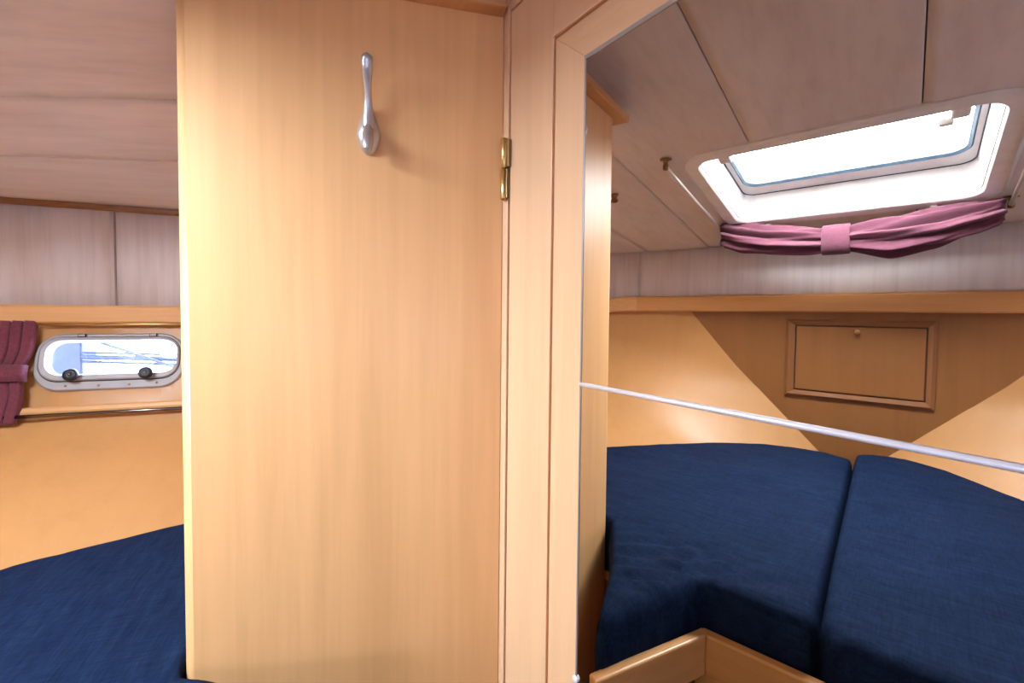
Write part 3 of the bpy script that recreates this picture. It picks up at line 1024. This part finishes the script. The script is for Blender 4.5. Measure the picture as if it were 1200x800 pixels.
def inside(x, y, poly):
    c = False
    n = len(poly)
    for k in range(n):
        (x1, y1), (x2, y2) = poly[k], poly[(k + 1) % n]
        if (y1 > y) != (y2 > y) and x < (x2 - x1) * (y - y1) / (y2 - y1) + x1:
            c = not c
    return c


def cushion(name, poly, hfun, z0, zb, r, label, step=0.011, sharp=()):
    # resample outline
    out = []
    n = len(poly)
    for k in range(n):
        a, b = poly[k], poly[(k + 1) % n]
        l = sqrt((a[0] - b[0]) ** 2 + (a[1] - b[1]) ** 2)
        m = max(1, round(l / 0.012))
        for q in range(m):
            out.append((a[0] + (b[0] - a[0]) * q / m, a[1] + (b[1] - a[1]) * q / m))
    N = len(out)

    def dist(x, y):
        return min(seg_dist(x, y, poly[k], poly[(k + 1) % n]) * (sharp[k] if k in sharp else 1.0) for k in range(n))
    # inner rings for the rounded shoulder
    pts = [Vector(p) for p in out]
    edges = [(i, (i + 1) % N) for i in range(N)]
    for d in (0.18, 0.45, 0.85, 1.4):
        dd = d * r
        for i in range(N):
            a, b = out[i - 1], out[(i + 1) % N]
            tx, ty = b[0] - a[0], b[1] - a[1]
            l = sqrt(tx * tx + ty * ty) or 1
            for sg in (1, -1):
                x, y = out[i][0] - ty / l * dd * sg, out[i][1] + tx / l * dd * sg
                if inside(x, y, out) and dist(x, y) > dd * 0.93:
                    pts.append(Vector((x, y)))
                    break
    xs = [p[0] for p in poly]; ys = [p[1] for p in poly]
    y = min(ys)
    row = 0
    while y < max(ys):
        x = min(xs) + (step / 2 if row % 2 else 0)
        while x < max(xs):
            if inside(x, y, out) and dist(x, y) > r * 1.7:
                pts.append(Vector((x + random.uniform(-1, 1) * 0.001, y + random.uniform(-1, 1) * 0.001)))
            x += step
        y += step * 0.9
        row += 1
    vv, ee, ff, ov, *_ = delaunay_2d_cdt(pts, edges, [], 1, 1e-6)
    verts, faces = [], [tuple(f) for f in ff]
    rim = {}
    for k, p in enumerate(vv):
        d = dist(p[0], p[1])
        q = min(1, d / r)
        h = z0 - r + r * sqrt(max(0, 1 - (1 - q) ** 2)) + hfun(p[0], p[1], d) * min(1, d / (r * 0.8))
        verts.append(Vector((p[0], p[1], ZE + h)))
    # map outline vertices
    prev = [0] * N
    for k, src in enumerate(ov):
        for q in src:
            if q < N:
                prev[q] = k
    zs = [z0 - r - (z0 - r - zb) * t for t in (0.35, 0.75, 1.0)]
    cxm = sum(xs) / n
    for li, z in enumerate(zs):
        cur = []
        for i, (x, y) in enumerate(out):
            a, b = out[i - 1], out[(i + 1) % N]
            tx, ty = b[0] - a[0], b[1] - a[1]
            l = sqrt(tx * tx + ty * ty) or 1
            bulge = (0.003, 0.001, -0.004)[li] + 0.002 * noise.noise(Vector((x * 30, y * 30, z * 30))) + 0.0045 * exp(-((x - 0.1) ** 2 + (y - 0.06) ** 2) / 0.006) * sin((x - y) * 260 + z * 150)
            cur.append(len(verts))
            sg = 1 if inside(x - ty / l * 0.002, y + tx / l * 0.002, out) else -1
            verts.append(Vector((x + ty / l * bulge * sg, y - tx / l * bulge * sg, ZE + z)))
        for i in range(N):
            j = (i + 1) % N
            faces.append((prev[i], prev[j], cur[j], cur[i]))
        prev = cur
    faces.append(tuple(prev))
    me = bpy.data.meshes.new(name)
    me.from_pydata([tuple(v) for v in verts], [], faces)
    me.update()
    bm = bmesh.new()
    bm.from_mesh(me)
    bmesh.ops.recalc_face_normals(bm, faces=bm.faces)
    bm.to_mesh(me)
    bm.free()
    o = link(name, me, M_navy, None, True)
    return tag(o, label, 'cushion', 'navy berth cushions')


KC = (0.094, 0.070)


def wrinkle_left(x, y, d):
    h = 0.0035 * noise.noise(Vector((x * 5, y * 5, 1.3))) + 0.0012 * noise.noise(Vector((x * 14 + y * 6, y * 30 - x * 10, 4.0)))
    # creases gathered at the inner corner
    dx, dy = x - KC[0], y - KC[1]
    rho = sqrt(dx * dx + dy * dy)
    ph = math.atan2(dy, dx)
    fall = exp(-rho / 0.085) * min(1, rho / 0.012)
    h += 0.0150 * fall * (abs(sin(5.0 * ph + 0.9 * noise.noise(Vector((x * 12, y * 12, 0))))) - 0.6)
    # long soft puckers towards the aft inner edge
    e1 = exp(-((x - 0.16) ** 2 + (y - 0.04) ** 2) / 0.014)
    h += 0.0042 * e1 * sin((x * 0.55 + y * 0.85) * 170 + 2.5 * noise.noise(Vector((x * 9, y * 9, 2))))
    # hollow beside the seam
    e2 = exp(-((x - 0.02) ** 2 / 0.003 + (y - 0.55) ** 2 / 0.01))
    h += 0.0030 * e2 * sin(y * 150 + x * 60)
    return h


def wrinkle_right(x, y, d):
    h = 0.0035 * noise.noise(Vector((x * 5, y * 5, 7.3))) + 0.0010 * noise.noise(Vector((x * 16, y * 26, 9.0)))
    h += 0.020 * exp(-((x + 0.10) ** 2 + (y - 0.90) ** 2) / 0.030)
    e1 = exp(-((x + 0.10) ** 2 + (y - 0.03) ** 2) / 0.006)
    h += 0.003 * e1 * sin(x * 190 + 3 * noise.noise(Vector((x * 10, y * 10, 3))))
    return h


LEFT = [(0.728, 0.1578), (0.696, 0.27), (0.628, 0.46), (0.536, 0.575), (0.432, 0.702), (0.322, 0.826), (0.20, 0.922), (0.10, 0.958), (0.035, 0.955),
        (-0.012, 0.935), (-0.0225, 0.65), (-0.0335, 0.28), (-0.0395, 0.12), (-0.042, 0.092), (-0.034, 0.073), (0.082, 0.072), (0.098, 0.068),
        (0.107, 0.050), (0.163, -0.100), (0.172, -0.098), (0.219, 0.023), (0.293, 0.1560), (0.305, 0.1578)]
RIGHT = [(-0.0160, 0.935), (-0.050, 0.955), (-0.10, 0.964), (-0.20, 0.925), (-0.322, 0.826), (-0.432, 0.702), (-0.536, 0.575), (-0.628, 0.46), (-0.696, 0.27), (-0.755, 0.0),
         (-0.77, -0.43), (-0.50, -0.43), (-0.50, -0.11), (-0.42, 0.055), (-0.25, 0.058), (-0.09, 0.056), (-0.058, 0.064), (-0.046, 0.090), (-0.0435, 0.12), (-0.0370, 0.28), (-0.0260, 0.65)]
SH_L = {k: 3.0 for k in range(0, 8)}
SH_L.update({22: 8.0, 21: 8.0, 20: 3.0, 19: 3.0, 9: 1.7, 10: 1.7, 11: 1.7})
SH_R = {k: 3.0 for k in range(2, 10)}
SH_R.update({20: 1.7, 19: 1.7, 18: 1.7})
cushion('berth_cushion', LEFT, wrinkle_left, -0.385, BZ, 0.020, 'navy berth cushion notched round the foot well, beside the wardrobe', 0.011, SH_L)
cushion('berth_cushion', RIGHT, wrinkle_right, -0.387, BZ, 0.020, 'navy berth cushion on the port side of the seam', 0.013, SH_R)

# ------------------------------------------------------------------ side curtain, its rods
def pleated(name, fr, a0, a1, rows, mat, parent=None, folds=6, thick=0.0012, seed=0.0):
    """rows: [(b, stretch, amp, shift)]; pleats run along the frame's v."""
    na = 90
    vs, fs = [], []
    nr = len(rows)
    for b, st, amp, c0 in rows:
        for i in range(na + 1):
            t = i / na
            a = a0 + (a1 - a0) * t * st
            ph = 2 * pi * folds * t + 0.8 * sin(5 * t + seed) + 4.0 * b * sin(3 * t)
            w = amp * (sin(ph) + 0.35 * sin(2 * ph + 1.0 + seed)) + 0.0025 * noise.noise(Vector((t * 8, b * 22, seed)))
            a += amp * 0.45 * sin(ph * 1.0 + 1.2)
            vs.append(fr.p(a, b, c0 + w))
    for r in range(nr - 1):
        for i in range(na):
            k = r * (na + 1) + i
            fs.append((k, k + 1, k + na + 2, k + na + 1))
    o = mesh(name, vs, fs, mat, parent, smooth=True, solid=thick)
    return o


def rows_side():
    rows = []
    for k in range(45):
        b = 0.000 + 0.2050 * k / 44
        g = exp(-((b - 0.106) / 0.030) ** 2)
        st = 1.0 - 0.13 * g - 0.13 * max(0, (b - 0.106) / 0.1)
        rows.append((b, st, 0.0070 * (1 - 0.45 * g) * (1 if b < 0.19 else 0.9), 0.019))
    return rows


FC = Fr(FS.p(0, 0, 0), FS.u, FS.v, FS.w)
curt = thing('side_curtain', FS.p(0.62, 0.2, 0.018), 'gathered mauve curtain tied back beside the starboard portlight', 'curtain')
cl = pleated('cloth', FC, 0.692, 0.5715, rows_side(), M_mauve, curt, 7)
def band(name, fr, a, b, c, mat, parent, n=3):
    o = fbox(name, fr, a, b, c, mat, parent, 0.004, 3)
    return o
bd = []
for k in range(25):
    t = k / 24
    bd.append((0.692 + (0.5770 - 0.692) * t, 0.0285 + 0.0016 * sin(t * 22) - 0.010 * (1 if t > 0.985 else 0)))
vs, fs = [], []
for a, c in bd:
    vs += [FS.p(a, 0.0895 + 0.001 * sin(a * 90), c), FS.p(a, 0.1060, c + 0.0025), FS.p(a, 0.1235 + 0.001 * sin(a * 70), c)]
for i in range(24):
    for k in range(2):
        fs.append((3 * i + k, 3 * i + k + 1, 3 * i + 4 + k, 3 * i + 3 + k))
mesh('tie_band', vs, fs, M_mauve, curt, smooth=True, solid=0.0015)
rod1 = tag(tube('curtain_rod', [FS.p(0.70, 0.0060, 0.0165), FS.p(0.4, 0.0060, 0.0165), FS.p(0.18, 0.0060, 0.0165)], 0.0028, M_brass, None, 12),
           'thin brass curtain rod above the starboard portlight', 'curtain rod')
rod2 = tag(tube('curtain_rod', [FS.p(0.66, 0.1915, 0.0165), FS.p(0.4, 0.1915, 0.0165), FS.p(0.18, 0.1915, 0.0165)], 0.0036, M_dchrome, None, 12),
           'thin dark curtain rod below the starboard portlight', 'curtain rod')

# ------------------------------------------------------------------ hatch curtain on two ceiling rods
def ceil_rod(x, y0, y1, label):
    p0, p1 = Vector((x, y0, ceil_z(x, y0) - 0.018)), Vector((x, y1, ceil_z(x, y1) - 0.018))
    root = thing('ceiling_rod', p0 + Vector((0, 0, 0.018)), label, 'curtain rod')
    tube('rod', [p0, p0.lerp(p1, 0.5), p1], 0.0042, M_rod, root, 12)
    for p in (p0, p1):
        q = Vector((p.x, p.y, ceil_z(p.x, p.y) - 0.0005))
        br = lathe('bracket', Fr(q, (1, 0, 0), (0, 1, 0), (0, 0, -1)), [(0.0125, 0), (0.0125, 0.0015), (0.006, 0.004), (0.0045, 0.010), (0.0060, 0.014), (0.0062, 0.022), (0.003, 0.0245), (0.0005, 0.025)], M_brass_d, root, 16)
    return root


ceil_rod(0.298, 0.385, 0.795, 'thin steel rod with brass brackets on the wardrobe side of the deck hatch')
ceil_rod(-0.272, 0.385, 0.815, 'thin steel rod with brass brackets on the port side of the deck hatch')

swag = thing('hatch_curtain', (0.02, 0.785, ZE + 0.15), 'pink mauve curtain bunched below the deck hatch with a tie in the middle', 'curtain')
def lerp_tab(tab, x):
    for (a, va), (b, vb) in zip(tab[:-1], tab[1:]):
        if a >= x >= b:
            t = (a - x) / (a - b)
            t = t * t * (3 - 2 * t) * 0.4 + t * 0.6
            return va + (vb - va) * t
    return tab[0][1] if x > tab[0][0] else tab[-1][1]
TOPZ = [(0.292, 0.266), (0.24, 0.255), (0.17, 0.236), (0.10, 0.228), (0.055, 0.222), (0.025, 0.214), (-0.01, 0.220), (-0.08, 0.230), (-0.16, 0.238), (-0.22, 0.243), (-0.258, 0.248)]
BOTZ = [(0.292, 0.200), (0.24, 0.180), (0.17, 0.169), (0.10, 0.164), (0.055, 0.163), (0.025, 0.164), (-0.01, 0.159), (-0.08, 0.148), (-0.16, 0.160), (-0.22, 0.182), (-0.258, 0.198)]
def swag_mesh(x0, x1, ns, nf, amp, seed):
    vs, fs = [], []
    nth = 96
    for i in range(ns + 1):
        x = x0 + (x1 - x0) * i / ns
        zt, zb = lerp_tab(TOPZ, x), lerp_tab(BOTZ, x)
        pinch = exp(-((x - 0.025) / 0.03) ** 2)
        hz, hy = (zt - zb) / 2, 0.026 - 0.008 * pinch
        for k in range(nth):
            th = 2 * pi * k / nth
            f = 1 + amp * (1 - 0.6 * pinch) * (sin(nf * th + 0.9 * sin(6 * x + seed) + 2.2 * x * 4) + 0.45 * sin((nf * 2 - 1) * th - 9 * x + seed)) - amp * 0.7
            f += 0.04 * noise.noise(Vector((x * 14, cos(th) * 2, sin(th) * 2 + seed)))
            ex = abs(x - 0.02) / 0.27
            vs.append(Vector((x + 0.004 * sin(5 * th) * (1 if i in (0, ns) else 0), 0.785 + hy * f * cos(th) * 1.1, ZE + (zt + zb) / 2 + hz * f * sin(th) * 1.08)))
    for i in range(ns):
        for k in range(nth):
            fs.append((i * nth + k, i * nth + (k + 1) % nth, (i + 1) * nth + (k + 1) % nth, (i + 1) * nth + k))
    fs.append(tuple(range(nth)))
    fs.append(tuple(range(ns * nth, (ns + 1) * nth)))
    return mesh('cloth', vs, fs, M_mauve_l, swag, smooth=True)
swag_mesh(0.292, -0.258, 70, 7, 0.24, 0.4)
# tie band round the middle
vs, fs = [], []
nth = 40
tb = [(0.054, 1.03), (0.052, 1.10), (0.025, 1.13), (-0.002, 1.10), (-0.004, 1.03)]
for x, k in tb:
    for q in range(nth):
        th = 2 * pi * q / nth
        cy, cz = cos(th), sin(th)
        vs.append((x, 0.785 + 0.0225 * k * (abs(cy) ** 0.8) * (1 if cy > 0 else -1), ZE + 0.1915 + 0.0335 * k * (abs(cz) ** 0.8) * (1 if cz > 0 else -1)))
for i in range(len(tb) - 1):
    for q in range(nth):
        fs.append((i * nth + q, i * nth + (q + 1) % nth, (i + 1) * nth + (q + 1) % nth, (i + 1) * nth + q))
mesh('tie_band', vs, fs, M_mauve_l, swag, smooth=True)

# small round wooden button on the ceiling near the wardrobe
zc = ceil_z(0.470, 0.470)
tag(lathe('ceiling_button', Fr((0.470, 0.470, zc), (1, 0, 0), (0, 1, 0), (0, 0, -1)), [(0.010, 0), (0.010, 0.004), (0.007, 0.008), (0.007, 0.012), (0.0105, 0.016), (0.008, 0.021), (0.001, 0.0225)], M_wood_dark, None, 16),
    'small round wooden button on the ceiling near the wardrobe top', 'button')

# ------------------------------------------------------------------ outside, seen through the portlight
structure(fbox('side_deck', WORLD, (1.02, 1.90), (-1.5, 3.0), (ZE - 0.55, ZE - 0.50), M_hull_out), 'white side deck outside the portlight')
tarp = thing('tarpaulin_bundle', (1.64, 0.83, ZE - 0.5), 'dark blue speckled tarpaulin bundle outside the portlight', 'tarpaulin')
prism('cover', Fr((1.60, 0, ZE), (0, 1, 0), (0, 0, 1), (1, 0, 0)), rrect(0.875, -0.29, 0.103, 0.21, 0.02, 5), 0.0, 0.10, M_blue_out, tarp, 0.006)
def rail_out(nm, p, q, r, label):
    p, q = Vector(p) + Vector((0, 0, ZE)), Vector(q) + Vector((0, 0, ZE))
    tag(tube(nm, [p, p.lerp(q, 0.5), q], r, M_rail_out, None, 10), label, 'rail' if nm == 'guard_rail' else 'rope')
rail_out('guard_rail', (1.60, 0.772, -0.141), (1.60, 0.30, -0.165), 0.0042, 'upper thin rail outside the portlight')
rail_out('guard_rail', (1.60, 0.772, -0.155), (1.60, 0.30, -0.182), 0.0085, 'thick middle rail outside the portlight')
rail_out('guard_rail', (1.60, 0.772, -0.170), (1.60, 0.30, -0.203), 0.0042, 'lower thin rail outside the portlight')
rail_out('stay_rope', (1.58, 0.790, -0.075), (1.58, -0.178, -0.500), 0.0055, 'slanting dark rope outside the portlight')
